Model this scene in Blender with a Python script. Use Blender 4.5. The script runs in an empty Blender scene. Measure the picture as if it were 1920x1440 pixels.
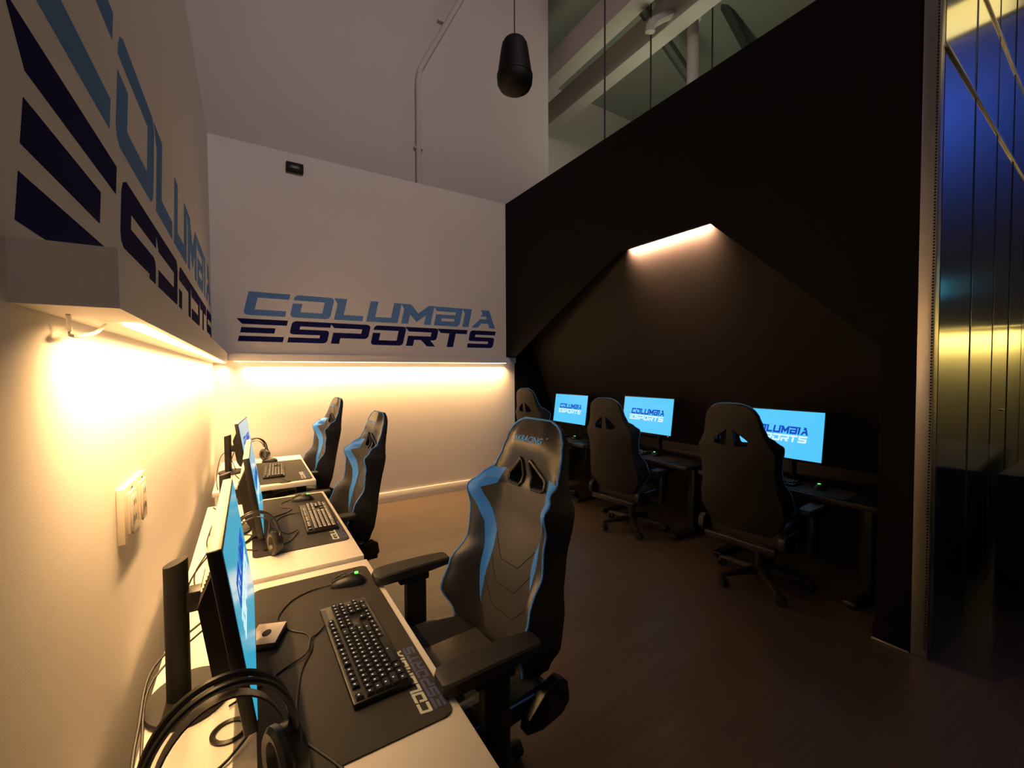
import bpy, bmesh, math, random
from mathutils import Vector, Matrix
random.seed(7)
PI = math.pi
S = bpy.context.scene
C = S.collection

# ------------------------------------------------------------------ camera, world, lamps, exposure
cd = bpy.data.cameras.new('camera'); cam = bpy.data.objects.new('camera', cd); C.objects.link(cam)
F, YAW, PITCH, ROLL = 794.03, 0.557, 0.0288, -0.0055
_f = Vector((math.sin(YAW), math.cos(YAW), 0)); _r = Vector((math.cos(YAW), -math.sin(YAW), 0)); _u = Vector((0, 0, 1))
_f2 = _f*math.cos(PITCH) - _u*math.sin(PITCH); _u2 = _u*math.cos(PITCH) + _f*math.sin(PITCH)
_r3 = _r*math.cos(ROLL) + _u2*math.sin(ROLL); _u3 = _u2*math.cos(ROLL) - _r*math.sin(ROLL)
cam.matrix_world = Matrix(((_r3.x, _u3.x, -_f2.x, 0), (_r3.y, _u3.y, -_f2.y, 0), (_r3.z, _u3.z, -_f2.z, 1.61), (0, 0, 0, 1)))
cd.sensor_width = 36; cd.lens = F*36/1920; cd.clip_start = 0.02; cd.clip_end = 100
S.camera = cam
S.view_settings.view_transform = 'Standard'; S.view_settings.look = 'None'
S.view_settings.gamma = 1; S.view_settings.use_curve_mapping = False
S.view_settings.exposure = 0.0
w = bpy.data.worlds.new('world'); S.world = w; w.use_nodes = True
w.node_tree.nodes['Background'].inputs[0].default_value = (0.75, 0.72, 0.85, 1)
w.node_tree.nodes['Background'].inputs[1].default_value = 0.012

def area(name, loc, direction, sx, sy, power, col, spread=180):
    d = bpy.data.lights.new(name, 'AREA'); d.shape = 'RECTANGLE'; d.size = sx; d.size_y = sy
    d.energy = power; d.color = col; d.spread = math.radians(spread)
    o = bpy.data.objects.new(name, d); C.objects.link(o); o.location = loc
    o.rotation_euler = Vector(direction).to_track_quat('-Z', 'Y').to_euler()
    return o
WARM = (1.0, 0.575, 0.225)
# added dim fill for the hall's ambient light (no visible fixture), a greenish fluorescent beyond the black partition, a blue stage wash far right
area('hall_fill_light', (1.2, -2.6, 6.6), (0.0, 1, -0.12), 2.6, 1.2, 58, (1.0, 0.79, 0.75), 108)
area('fluorescent_light', (6.0, 4.2, 4.6), (0.0, 0.3, 1), 1.6, 0.6, 24, (0.95, 1.0, 0.62))
area('blue_wash_light', (7.2, -0.6, 5.2), (1, 0.15, 0.0), 1.2, 0.6, 9, (0.05, 0.17, 1.0), 120)
# LED strips under the two light shelves and in the alcove slot
area('led_left_light', (-0.190, 3.15, 1.706), (-0.25, 0, -1), 4.1, 0.012, 62, WARM, 142).rotation_euler = (math.radians(18), 0, PI/2)
area('led_back_light', (1.55, 5.185, 1.722), (0, 0.25, -1), 3.15, 0.012, 64, WARM, 116).rotation_euler = (math.radians(0), 0, 0)
area('led_alcove_light', (3.222, 2.56, 2.838), (1.2, 0, -1), 0.86, 0.012, 120, (1.0, 0.54, 0.30), 100).rotation_euler = (math.radians(66), 0, PI/2+PI)
area('led_far_light', (8.30, -1.95, 2.12), (1, 0, -1), 5.4, 0.03, 42, (1.0, 0.74, 0.16), 100).rotation_euler = (math.radians(-45), 0, PI/2)

# ------------------------------------------------------------------ materials
def mat(name, col, rough=0.5, metal=0.0, emit=None, strength=0.0, bump=None, noise=None, spec=0.5, coat=0.0):
    m = bpy.data.materials.new(name); m.use_nodes = True
    nt = m.node_tree; b = nt.nodes['Principled BSDF']
    b.inputs['Base Color'].default_value = (*col, 1); b.inputs['Roughness'].default_value = rough
    b.inputs['Metallic'].default_value = metal; b.inputs['Specular IOR Level'].default_value = spec
    b.inputs['Coat Weight'].default_value = coat
    if emit:
        b.inputs['Emission Color'].default_value = (*emit, 1); b.inputs['Emission Strength'].default_value = strength
    tc = nt.nodes.new('ShaderNodeTexCoord')
    if bump:                                    # (scale, strength, distance)
        n = nt.nodes.new('ShaderNodeTexNoise'); n.inputs['Scale'].default_value = bump[0]; n.inputs['Detail'].default_value = 3
        nt.links.new(tc.outputs['Object'], n.inputs['Vector'])
        bp = nt.nodes.new('ShaderNodeBump'); bp.inputs['Strength'].default_value = bump[1]; bp.inputs['Distance'].default_value = bump[2]
        nt.links.new(n.outputs['Fac'], bp.inputs['Height']); nt.links.new(bp.outputs['Normal'], b.inputs['Normal'])
    if noise:                                   # (scale, second colour)
        n = nt.nodes.new('ShaderNodeTexNoise'); n.inputs['Scale'].default_value = noise[0]; n.inputs['Detail'].default_value = 4
        nt.links.new(tc.outputs['Object'], n.inputs['Vector'])
        mx = nt.nodes.new('ShaderNodeMix'); mx.data_type = 'RGBA'
        mx.inputs[6].default_value = (*col, 1); mx.inputs[7].default_value = (*noise[1], 1)
        nt.links.new(n.outputs['Fac'], mx.inputs[0]); nt.links.new(mx.outputs[2], b.inputs['Base Color'])
    return m
WALL = mat('painted_wall', (0.70, 0.67, 0.66), 0.75, bump=(260, 0.12, 0.002), noise=(1.5, (0.73, 0.70, 0.68)))
HALLW = mat('hall_paint', (0.57, 0.51, 0.52), 0.85, bump=(140, 0.1, 0.003), noise=(0.8, (0.61, 0.55, 0.55)))
TRIMW = mat('white_trim', (0.78, 0.74, 0.71), 0.5, bump=(60, 0.03, 0.001))
BLACKW = mat('black_paint', (0.004, 0.004, 0.0045), 0.7, spec=0.12, bump=(200, 0.1, 0.002), noise=(3, (0.005, 0.005, 0.0055)))
ALCOVEW = mat('alcove_black_paint', (0.014, 0.0125, 0.0125), 0.65, spec=0.15, bump=(200, 0.1, 0.002), noise=(3, (0.016, 0.0145, 0.0145)))
LBLUE = mat('light_blue_paint', (0.105, 0.235, 0.52), 0.95, spec=0.03, noise=(20, (0.115, 0.25, 0.54)))
NAVY = mat('navy_paint', (0.010, 0.012, 0.082), 0.95, spec=0.03, noise=(20, (0.011, 0.013, 0.08)))
STEEL = mat('brushed_steel_trim', (0.62, 0.59, 0.56), 0.38, 1.0, bump=(90, 0.05, 0.001))
PANEL = mat('polished_panel', (0.48, 0.55, 0.58), 0.13, 1.0, bump=(1.1, 0.02, 0.01), noise=(2.0, (0.52, 0.58, 0.60)))
DARK = mat('dark_slot', (0.006, 0.006, 0.006), 0.8, noise=(10, (0.008, 0.008, 0.008)))
CEIL = mat('hall_ceiling_paint', (0.30, 0.31, 0.30), 0.9, bump=(30, 0.2, 0.01), noise=(1, (0.34, 0.34, 0.32)))
DESKW = mat('white_laminate', (0.80, 0.76, 0.70), 0.42, bump=(200, 0.03, 0.0005), noise=(6, (0.82, 0.78, 0.73)))
DESKB = mat('black_laminate', (0.016, 0.0165, 0.018), 0.42, bump=(200, 0.05, 0.0005), noise=(6, (0.019, 0.0195, 0.021)))
BPLASTIC = mat('black_plastic', (0.008, 0.0075, 0.007), 0.38, bump=(300, 0.06, 0.0004), noise=(9, (0.010, 0.0095, 0.009)))
BMATTE = mat('black_matte_plastic', (0.013, 0.012, 0.011), 0.6, bump=(400, 0.1, 0.0004), noise=(9, (0.016, 0.0145, 0.013)))
BEZELTOP = mat('grey_plastic_casing', (0.045, 0.042, 0.04), 0.45, bump=(300, 0.06, 0.0004))
TOPLIT = mat('led_lit_plastic', (0.42, 0.40, 0.38), 0.35, bump=(300, 0.05, 0.0003))  # casing colour paled to show LED light falling from above
BMETAL = mat('black_metal', (0.018, 0.018, 0.019), 0.35, 0.0, bump=(100, 0.03, 0.0004))
LEATHER = mat('black_leatherette', (0.026, 0.024, 0.023), 0.36, spec=0.6, bump=(120, 0.16, 0.0015), noise=(5, (0.027, 0.026, 0.025)))
SHELL = mat('black_shell_fabric', (0.014, 0.0135, 0.013), 0.55, spec=0.35, bump=(300, 0.15, 0.001), noise=(5, (0.016, 0.0155, 0.015)))
LEATHER2 = mat('perforated_grey_leatherette', (0.056, 0.051, 0.048), 0.46, bump=(420, 0.25, 0.001), noise=(6, (0.058, 0.053, 0.05)))
BLUEL = mat('blue_leatherette', (0.050, 0.30, 1.0), 0.42, bump=(120, 0.14, 0.001), noise=(6, (0.055, 0.32, 1.0)))
WORDC = mat('blue_thread', (0.09, 0.38, 1.0), 0.5, bump=(400, 0.1, 0.0005))
PIPE = mat('blue_piping', (0.07, 0.30, 0.85), 0.45, bump=(200, 0.1, 0.0005))
MATC = mat('mat_cloth', (0.029, 0.026, 0.024), 0.75, spec=0.3, bump=(700, 0.25, 0.0006), noise=(4, (0.036, 0.032, 0.029)))
MWHITE = mat('mat_white_print', (0.52, 0.56, 0.53), 0.7, noise=(60, (0.45, 0.50, 0.47)))
MBLUE = mat('mat_blue_print', (0.045, 0.06, 0.16), 0.7, noise=(60, (0.055, 0.07, 0.19)))
KEYC = mat('keycap_plastic', (0.018, 0.017, 0.017), 0.26, bump=(500, 0.05, 0.0003))
KEYL = mat('key_legend_light', (0.5, 0.6, 0.62), 0.4, emit=(0.55, 0.75, 0.85), strength=0.22)
SCREENL = mat('lit_screen_dim', (0.02, 0.05, 0.07), 0.22, emit=(0.03, 0.39, 0.58), strength=0.95)
SCREEN = mat('lit_screen', (0.02, 0.05, 0.07), 0.30, spec=0.2, emit=(0.085, 0.58, 1.0), strength=1.0)
SBLUE = mat('screen_blue_lettering', (0.005, 0.01, 0.05), 0.6, spec=0.05, emit=(0.008, 0.07, 0.52), strength=1.0)
SWHITE = mat('screen_white_lettering', (0.3, 0.3, 0.3), 0.6, spec=0.05, emit=(0.72, 0.95, 1.0), strength=0.95)
GREEN = mat('green_indicator', (0.02, 0.3, 0.02), 0.3, emit=(0.12, 1.0, 0.10), strength=2.2)
LEDM = mat('led_strip_diffuser', (0.9, 0.8, 0.6), 0.4, emit=(1.0, 0.70, 0.34), strength=6.0)
LEDY = mat('yellow_led_diffuser', (0.9, 0.8, 0.5), 0.4, emit=(1.0, 0.72, 0.20), strength=1.3)
BLUEE = mat('blue_tube_diffuser', (0.1, 0.1, 0.9), 0.4, emit=(0.03, 0.10, 1.0), strength=5.0)
CYANE = mat('wall_screen_glow', (0.05, 0.2, 0.25), 0.3, emit=(0.10, 0.55, 0.80), strength=2.4)
CABLE = mat('cable_rubber', (0.012, 0.011, 0.010), 0.45, bump=(200, 0.05, 0.0003))
CHROME = mat('bright_screw_metal', (0.7, 0.68, 0.65), 0.25, 1.0, bump=(100, 0.03, 0.0003))
PLATE = mat('ivory_plate_plastic', (0.72, 0.64, 0.56), 0.28, bump=(50, 0.03, 0.0004))
NAVYC = mat('navy_tablecloth', (0.018, 0.03, 0.14), 0.8, bump=(300, 0.25, 0.001), noise=(4, (0.022, 0.036, 0.16)))
SPKB = mat('speaker_black', (0.006, 0.006, 0.006), 0.6, spec=0.25, bump=(300, 0.1, 0.0005))
PIPEW = mat('white_pipe_paint', (0.60, 0.55, 0.53), 0.6, bump=(80, 0.05, 0.001))
RODM = mat('dark_rod', (0.05, 0.05, 0.055), 0.6, bump=(80, 0.05, 0.001))
# floor: dark vinyl planks
FLOOR = bpy.data.materials.new('dark_vinyl_planks'); FLOOR.use_nodes = True
nt = FLOOR.node_tree; b = nt.nodes['Principled BSDF']; tc = nt.nodes.new('ShaderNodeTexCoord')
br = nt.nodes.new('ShaderNodeTexBrick'); br.inputs['Scale'].default_value = 1.0
br.inputs['Brick Width'].default_value = 1.2; br.inputs['Row Height'].default_value = 0.18; br.inputs['Mortar Size'].default_value = 0.0015
br.inputs['Color1'].default_value = (0.122, 0.082, 0.054, 1); br.inputs['Color2'].default_value = (0.100, 0.068, 0.046, 1); br.inputs['Mortar'].default_value = (0.06, 0.042, 0.03, 1)
nt.links.new(tc.outputs['Object'], br.inputs['Vector'])
mp = nt.nodes.new('ShaderNodeMapping'); mp.inputs['Scale'].default_value = (1.5, 22, 1); nt.links.new(tc.outputs['Object'], mp.inputs['Vector'])
nz = nt.nodes.new('ShaderNodeTexNoise'); nz.inputs['Scale'].default_value = 2.0; nz.inputs['Detail'].default_value = 6; nt.links.new(mp.outputs['Vector'], nz.inputs['Vector'])
mx = nt.nodes.new('ShaderNodeMix'); mx.data_type = 'RGBA'; mx.blend_type = 'MULTIPLY'; mx.inputs[0].default_value = 0.55
nt.links.new(br.outputs['Color'], mx.inputs[6]); nt.links.new(nz.outputs['Color'], mx.inputs[7])
hs = nt.nodes.new('ShaderNodeHueSaturation'); hs.inputs['Saturation'].default_value = 0.8; hs.inputs['Value'].default_value = 1.15
nt.links.new(mx.outputs[2], hs.inputs['Color']); nt.links.new(hs.outputs['Color'], b.inputs['Base Color'])
b.inputs['Roughness'].default_value = 0.42; b.inputs['Specular IOR Level'].default_value = 0.5
bp = nt.nodes.new('ShaderNodeBump'); bp.inputs['Strength'].default_value = 0.15; bp.inputs['Distance'].default_value = 0.002
nt.links.new(nz.outputs['Fac'], bp.inputs['Height']); nt.links.new(bp.outputs['Normal'], b.inputs['Normal'])

# ------------------------------------------------------------------ mesh helpers
def BM(): return bmesh.new()
def add_box(bm, lo, hi, bev=0.0, seg=2, mtx=None):
    r = bmesh.ops.create_cube(bm, size=1.0); vs = r['verts']
    lo = Vector(lo); hi = Vector(hi); c = (lo+hi)/2; d = hi-lo
    for v in vs: v.co = Vector((v.co.x*d.x, v.co.y*d.y, v.co.z*d.z)) + c
    if bev > 0:
        es = list({e for v in vs for e in v.link_edges})
        rr = bmesh.ops.bevel(bm, geom=es, offset=min(bev, 0.49*min(d)), segments=seg, affect='EDGES', profile=0.5)
        vs = list({v for f in rr['faces'] for v in f.verts} | {v for v in vs if v.is_valid})
    if mtx is not None:
        for v in vs: v.co = mtx @ v.co
    return vs
def ring_loft(bm, rings, closed=True, caps=True):
    vr = [[bm.verts.new(p) for p in r] for r in rings]
    n = len(vr[0])
    for a, b in zip(vr, vr[1:]):
        for i in range(n if closed else n-1):
            j = (i+1) % n
            bm.faces.new((a[i], a[j], b[j], b[i]))
    if caps and closed:
        bm.faces.new(list(reversed(vr[0]))); bm.faces.new(vr[-1])
    return vr
def smooth_path(pts, n=6):
    P = [Vector(p) for p in pts]
    if len(P) < 3: return P
    out = []
    for i in range(len(P)-1):
        p0 = P[max(i-1, 0)]; p1 = P[i]; p2 = P[i+1]; p3 = P[min(i+2, len(P)-1)]
        for k in range(n):
            t = k/n
            out.append(0.5*((2*p1)+(-p0+p2)*t+(2*p0-5*p1+4*p2-p3)*t*t+(-p0+3*p1-3*p2+p3)*t**3))
    out.append(P[-1]); return out
def add_tube(bm, pts, r, n=8, smooth=0, closed=False, flat=1.0):
    P = smooth_path(pts, smooth) if smooth else [Vector(p) for p in pts]
    rings = []; up = None; L = len(P)
    for i, p in enumerate(P):
        if closed: t = P[(i+1) % L]-P[i-1]
        else: t = (P[min(i+1, L-1)]-P[max(i-1, 0)])
        t = t.normalized() if t.length > 1e-9 else Vector((0, 0, 1))
        if up is None:
            a = Vector((0, 0, 1)) if abs(t.z) < 0.9 else Vector((1, 0, 0)); up = (a-t*a.dot(t)).normalized()
        else:
            up = up-t*up.dot(t); up = up.normalized() if up.length > 1e-6 else Vector((1, 0, 0))
        s = t.cross(up); rr = r[i] if isinstance(r, (list, tuple)) else r
        rings.append([p+(up*math.cos(2*PI*k/n)*flat+s*math.sin(2*PI*k/n))*rr for k in range(n)])
    if closed:
        rings.append(rings[0]); vr = [[bm.verts.new(p) for p in r_] for r_ in rings[:-1]]; vr.append(vr[0])
        for a, b in zip(vr, vr[1:]):
            for i in range(n): bm.faces.new((a[i], a[(i+1) % n], b[(i+1) % n], b[i]))
    else: ring_loft(bm, rings)
def add_lathe(bm, prof, n=24, mtx=None, cap=True):
    rings = [[Vector((r*math.cos(2*PI*k/n), r*math.sin(2*PI*k/n), z)) for k in range(n)] for r, z in prof]
    if mtx is not None: rings = [[mtx @ p for p in r] for r in rings]
    ring_loft(bm, rings, caps=cap)
def add_prism(bm, poly, f0, f1):
    """poly of 2-d points; f0, f1 map (a,b) to the two end planes"""
    A = [bm.verts.new(f0(*p)) for p in poly]; B = [bm.verts.new(f1(*p)) for p in poly]
    n = len(poly)
    bm.faces.new(A); bm.faces.new(list(reversed(B)))
    for i in range(n): bm.faces.new((A[i], B[i], B[(i+1) % n], A[(i+1) % n]))
def obj(name, bm, m, parent=None, loc=None, rot=None, smooth=True, ang=35):
    bmesh.ops.recalc_face_normals(bm, faces=bm.faces)
    me = bpy.data.meshes.new(name); bm.to_mesh(me); bm.free()
    if smooth:
        ars = sorted(p.area for p in me.polygons); md = ars[len(ars)//2]
        small = len(ars) <= 400                     # big flat faces next to small bevel faces stay flat
        me.polygons.foreach_set('use_smooth', [not (small and p.area > 6*md) for p in me.polygons]); me.set_sharp_from_angle(angle=math.radians(ang))
    me.materials.append(m)
    o = bpy.data.objects.new(name, me); C.objects.link(o)
    if parent: o.parent = parent
    if loc: o.location = loc
    if rot: o.rotation_euler = rot
    return o
def tag(o, label, cat, group=None):
    o['label'] = label; o['category'] = cat
    if group: o['group'] = group
    return o
def thing(name, label, cat, loc=(0, 0, 0), rz=0, group=None):
    o = bpy.data.objects.new(name, None); C.objects.link(o); o.location = loc; o.rotation_euler = (0, 0, rz)
    o.empty_display_size = 0.1
    return tag(o, label, cat, group)
def struct(name, bm, m, parent=None, **k):
    o = obj(name, bm, m, parent, **k)
    if not parent: o['kind'] = 'structure'
    return o
def copy_tree(o, parent=None):
    c = o.copy(); C.objects.link(c)
    if parent: c.parent = parent
    for ch in list(o.children): copy_tree(ch, c)
    return c
def box(name, lo, hi, m, parent=None, bev=0.0, st=False):
    bm = BM(); add_box(bm, lo, hi, bev)
    return struct(name, bm, m, parent) if st else obj(name, bm, m, parent)

# ------------------------------------------------------------------ block lettering
G = {
 'C': (1.5, [[(0, 1), (1.5, 1), (1.5, .76), (.36, .76), (.36, .25), (1.5, .25), (1.5, 0), (.16, 0), (.04, .05), (0, .15)]]),
 'O': (1.58, [[(0, .76), (0, .86), (.04, .95), (.14, 1), (1.44, 1), (1.54, .95), (1.58, .86), (1.58, .14), (1.54, .05), (1.44, 0), (.14, 0), (.04, .05), (0, .14), (0, .62), (.36, .62), (.36, .25), (1.22, .25), (1.22, .76)]]),
 'L': (1.22, [[(-.2, 1), (.36, 1), (.36, .25), (1.22, .25), (1.22, 0), (0, 0), (0, .74)]]),
 'U': (1.46, [[(0, 1), (.36, 1), (.36, .25), (1.1, .25), (1.1, 1), (1.46, 1), (1.46, 0), (0, 0)]]),
 'M': (1.5, [[(-.2, 1), (.3, 1), (.75, .56), (1.2, 1), (1.5, 1), (1.5, 0), (1.15, 0), (1.15, .48), (.75, .12), (.35, .48), (.35, 0), (0, 0), (0, .74)]]),
 'B': (1.4, [[(-.2, 1), (1.4, 1), (1.4, .76), (0, .76)], [(1.05, .76), (1.4, .76), (1.4, .6), (1.05, .6)], [(0, .6), (1.4, .6), (1.4, .40), (0, .40)],
             [(0, .40), (.35, .40), (.35, .25), (0, .25)], [(1.05, .40), (1.4, .40), (1.4, .25), (1.05, .25)], [(0, .25), (1.4, .25), (1.4, .12), (1.28, 0), (0, 0)]]),
 'I': (.36, [[(-.2, 1), (.36, 1), (.36, 0), (0, 0), (0, .74)]]),
 'A': (1.44, [[(.36, 1), (.87, 1), (1.44, 0), (1.08, 0), (.95, .25), (.56, .25), (.38, 0), (0, 0), (.42, .5), (.82, .5), (.76, .64), (.40, .64), (.5, .8)]]),
 'E': (1.65, [[(-.25, 1), (1.65, 1), (1.65, .76), (0, .76)], [(0, .62), (1.25, .62), (1.25, .38), (0, .38)], [(0, .24), (1.65, .24), (1.65, 0), (0, 0)]]),
 'S': (1.6, [[(1.6, 1), (.15, 1), (.04, .95), (0, .86), (0, .5), (.04, .42), (.13, .38), (1.24, .38), (1.24, .24), (0, .24), (0, 0), (1.45, 0), (1.56, .05), (1.6, .14), (1.6, .5), (1.56, .58), (1.47, .62), (.36, .62), (.36, .76), (1.6, .76)]]),
 'P': (1.6, [[(-.25, 1), (1.45, 1), (1.56, .95), (1.6, .86), (1.6, .42), (1.56, .33), (1.45, .28), (.36, .28), (.36, 0), (0, 0), (0, .54), (1.24, .54), (1.24, .76), (0, .76)]]),
 'R': (1.55, [[(-.25, 1), (1.4, 1), (1.51, .95), (1.55, .86), (1.55, .46), (1.51, .38), (1.4, .33), (1.22, .33), (1.55, 0), (1.1, 0), (.72, .33), (.36, .33), (.36, 0), (0, 0), (0, .54), (1.2, .54), (1.2, .76), (0, .76)]]),
 'T': (1.5, [[(-.25, 1), (1.5, 1), (1.5, .76), (.85, .76), (.85, 0), (.48, 0), (.48, .76), (0, .76)]]),
}
def row(word, x0, x1, y0, y1, shear=.22, gap=.17):
    """letters of WORD laid out between x0 and x1: list of (letter, polygons)"""
    adv = [0]
    for ch in word: adv.append(adv[-1]+G[ch][0]+gap)
    tot = adv[-1]-gap+shear; h = y1-y0; sx = (x1-x0)/tot; out = []
    for ch, a in zip(word, adv):
        out.append((ch, [[(x0+(a+px+shear*py)*sx, y0+py*h) for px, py in pl] for pl in G[ch][1]]))
    return out
def letters_on(parent, rows_, m, f, t, name='letter', joined=False):
    """f(a,b,d) maps text plane to 3-d, d out of the surface"""
    big = BM() if joined else None
    for ch, polys in rows_:
        bm = big if joined else BM()
        for pl in polys: add_prism(bm, pl, lambda a, b: f(a, b, t), lambda a, b: f(a, b, -0.0003))
        if not joined: obj(name, bm, m, parent, smooth=False)
    if joined: return obj(name, big, m, parent, smooth=False)

# ------------------------------------------------------------------ the room
XW, YB, XR, ZT = -0.30, 5.2466, 3.17, 4.01
box('floor', (-4, -6, -0.1), (9.0, 10.5, 0), FLOOR, st=True)
wl = box('wall_left', (XW-0.14, -1.2, 0), (XW, YB+0.14, ZT), WALL, st=True)
wb = box('wall_back', (XW, YB, 0), (3.20, YB+0.14, ZT), WALL, st=True)
box('wall_alcove_end', (3.312, YB, 0), (4.3, YB+0.14, ZT), BLACKW, st=True)
# black partition with its folded opening
out = [(0.775, 0), (0.975, 0), (0.975, 1.745), (1.657, 2.397), (2.077, 2.797), (3.037, 2.806), (5.016, 1.822), (YB, 1.822), (YB, 4.005), (0.775, 4.005)]
bm = BM()
add_prism(bm, out, lambda a, b: Vector((XR, a, b)), lambda a, b: Vector((XR+0.03, a, b)))
struct('wall_right', bm, BLACKW, smooth=False)
bm = BM(); add_box(bm, (3.20, YB, 0), (3.312, YB+0.14, 1.735)); struct('wall_return', bm, WALL)
box('wall_upper_closure', (3.20, YB, 1.736), (3.312, YB+0.14, ZT), BLACKW, st=True)
box('wall_top_closure', (3.20, 0.98, 2.86), (3.262, YB, 2.90), BLACKW, st=True)
# sloped rear face of the alcove, solid behind
bm = BM()
pl = [(3.262, 2.86), (4.12, 0.80), (4.12, 0), (4.26, 0), (4.26, 1.0), (3.40, 3.0), (3.262, 3.0)]
add_prism(bm, pl, lambda a, b: Vector((a, 0.98, b)), lambda a, b: Vector((a, YB, b)))
struct('wall_alcove', bm, ALCOVEW, smooth=False)
box('wall_pier', (3.312, 0.80, 0), (4.3, 0.978, 3.36), BLACKW, st=True)
# alcove LED
al = thing('alcove_led_strip', 'short warm LED strip hidden in the slot at the top of the black alcove', 'light', (3.226, 2.56, 2.846))
box('diffuser', (-0.012, -0.43, -0.002), (0.012, 0.43, 0.006), mat('alcove_led', (0.9, 0.7, 0.5), 0.4, emit=(1, 0.55, 0.28), strength=3), al)
# trims
bm = BM(); add_box(bm, (1.0*XW, YB-0.016, 0), (3.29, YB, 0.125), 0.004); struct('baseboard_back', bm, TRIMW)
bm = BM(); add_box(bm, (XW, -1.2, 0), (XW+0.016, YB-0.016, 0.125), 0.004); struct('baseboard_left', bm, TRIMW)
bm = BM(); add_box(bm, (XR-0.014, 0.815, 0), (XR, 0.985, 0.10), 0.003); struct('baseboard_right', bm, BLACKW)
bm = BM(); add_box(bm, (XR-0.030, 0.815, 0), (XR-0.015, 0.985, 0.012), 0.003); struct('trim_1', bm, STEEL)
# steel corner post with punched edge
t2 = box('trim_2', (XR-0.012, 0.742, 0), (XR+0.06, 0.812, 5.2), STEEL, bev=0.004, st=True)
bm = BM()
for k in range(300):
    z = 0.05+k*0.0165
    add_box(bm, (XR-0.0135, 0.7475, z), (XR-0.0118, 0.7555, z+0.009))
o = obj('punched_hole', bm, DARK, t2, smooth=False); o['kind'] = 'stuff'
# polished panel wall running off to the right
PX0, PSL = 3.235, 0.040
wf = bpy.data.objects.new('wall_front', None); C.objects.link(wf); wf['kind'] = 'structure'
wf.location = (PX0, 0.742, 0); wf.rotation_euler = (0, 0, math.atan(PSL))
box('core', (0.0, 0.02, 0), (5.3, 0.052, 5.3), BLACKW, wf)
xs = [0.0, 0.775, 1.535, 2.25, 2.96, 3.67, 4.38, 5.2]
for (z0, z1) in ((0.0, 3.345), (3.375, 4.06), (4.09, 5.2)):
    for i in range(7):
        bm = BM(); add_box(bm, (xs[i]+0.006, 0, z0+0.006), (xs[i+1]-0.006, 0.018, z1-0.004), 0.003)
        p = obj('panel', bm, PANEL, wf, smooth=False); p.rotation_euler = (0, 0, math.radians(random.uniform(-.05, .05)))
for z in (3.36, 4.075):
    box('cap_rail', (0, -0.010, z-0.012), (5.2, 0.018, z+0.012), STEEL, wf, bev=0.003)
for x in xs[1:-1]:
    box('seam_strip', (x-0.005, -0.004, 0), (x+0.005, 0.018, 5.2), mat('seam_metal', (0.16, 0.17, 0.19), 0.35, 1.0) if x == xs[1] else bpy.data.materials['seam_metal'], wf)
box('door_pull', (1.98, -0.018, 1.27), (2.03, 0.0, 1.282), CHROME, wf, bev=0.003)

# painted lettering: back wall and left wall
fb = lambda a, b, d: Vector((a, YB-d, b))
letters_on(wb, row('COLUMBIA', -0.035, 3.045, 2.222, 2.470), LBLUE, fb, 0.0007)
letters_on(wb, row('ESPORTS', -0.085, 3.0, 1.945, 2.183), NAVY, fb, 0.0007)
fl = lambda a, b, d: Vector((XW+d, a, b))
letters_on(wl, row('COLUMBIA', 1.012, 5.150, 2.261, 2.615), LBLUE, fl, 0.0007)
letters_on(wl, row('ESPORTS', 0.962, 5.150, 1.848, 2.187), NAVY, fl, 0.0007)

# light shelves
sh = thing('light_shelf', 'long white light shelf on the left wall with a glowing warm LED strip under it', 'shelf', (XW, 0, 0))
bm = BM(); add_prism(bm, [(0, 1.717), (0, 1.815), (0.124, 1.815), (0.124, 1.717)], lambda a, b: Vector((a, 0.93, b)), lambda a, b: Vector((a, YB-0.082, b)))
obj('board', bm, TRIMW, sh, smooth=False)
box('led_strip', (0.080, 1.18, 1.711), (0.108, 5.12, 1.7168), LEDM, sh)
bm = BM(); add_tube(bm, [(0.05, 1.20, 1.713), (0.045, 1.14, 1.690), (0.03, 1.08, 1.680), (0.022, 1.10, 1.69), (0.03, 1.06, 1.717)], 0.0035, 6, 5)
obj('supply_wire', bm, TRIMW, sh)
sh2 = thing('light_shelf', 'long white light shelf across the back wall below the lettering', 'shelf', (0, YB, 0))
box('board', (XW+0.001, -0.08, 1.735), (3.285, 0, 1.812), TRIMW, sh2, bev=0.002)
box('led_strip', (-0.12, -0.066, 1.729), (3.13, -0.045, 1.7348), LEDM, sh2)

# hall beyond and above the partitions
hw = box('wall_hall', (-4, 5.75, 0), (4.32, 5.9, 8.0), HALLW, st=True)
box('wall_hall_far', (4.32, 7.6, 0), (9.0, 7.75, 8.0), HALLW, st=True)
box('wall_far_right', (8.45, -6, 0), (8.6, 7.6, 8.0), HALLW, st=True)
box('ceiling', (-4, -6, 7.9), (9.0, 7.75, 8.0), CEIL, st=True)
box('wall_hall_return', (4.20, 5.9, 0), (4.32, 7.6, 8.0), HALLW, st=True)
for i, (x, z) in enumerate(((4.75, 6.75), (5.55, 6.75))):
    bm = BM(); add_box(bm, (x-0.14, -2, z), (x+0.14, 7.6, z+0.45), 0.01)
    o = struct('trim_%d' % (i+3), bm, HALLW)
bm = BM(); add_tube(bm, [(2.05, 5.70, 3.9), (2.06, 5.70, 5.60), (2.09, 5.70, 5.78), (2.20, 5.70, 6.0), (2.95, 5.70, 7.45)], 0.036, 10)
cdt = tag(obj('conduit', bm, HALLW), 'thin painted conduit climbing the upper hall wall and bending right', 'conduit')
for k, (x, z) in enumerate(((2.055, 4.7), (2.42, 6.56))):
    box('strap', (x-0.06, 5.69, z-0.015), (x+0.06, 5.7495, z+0.015), HALLW, cdt)
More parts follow.
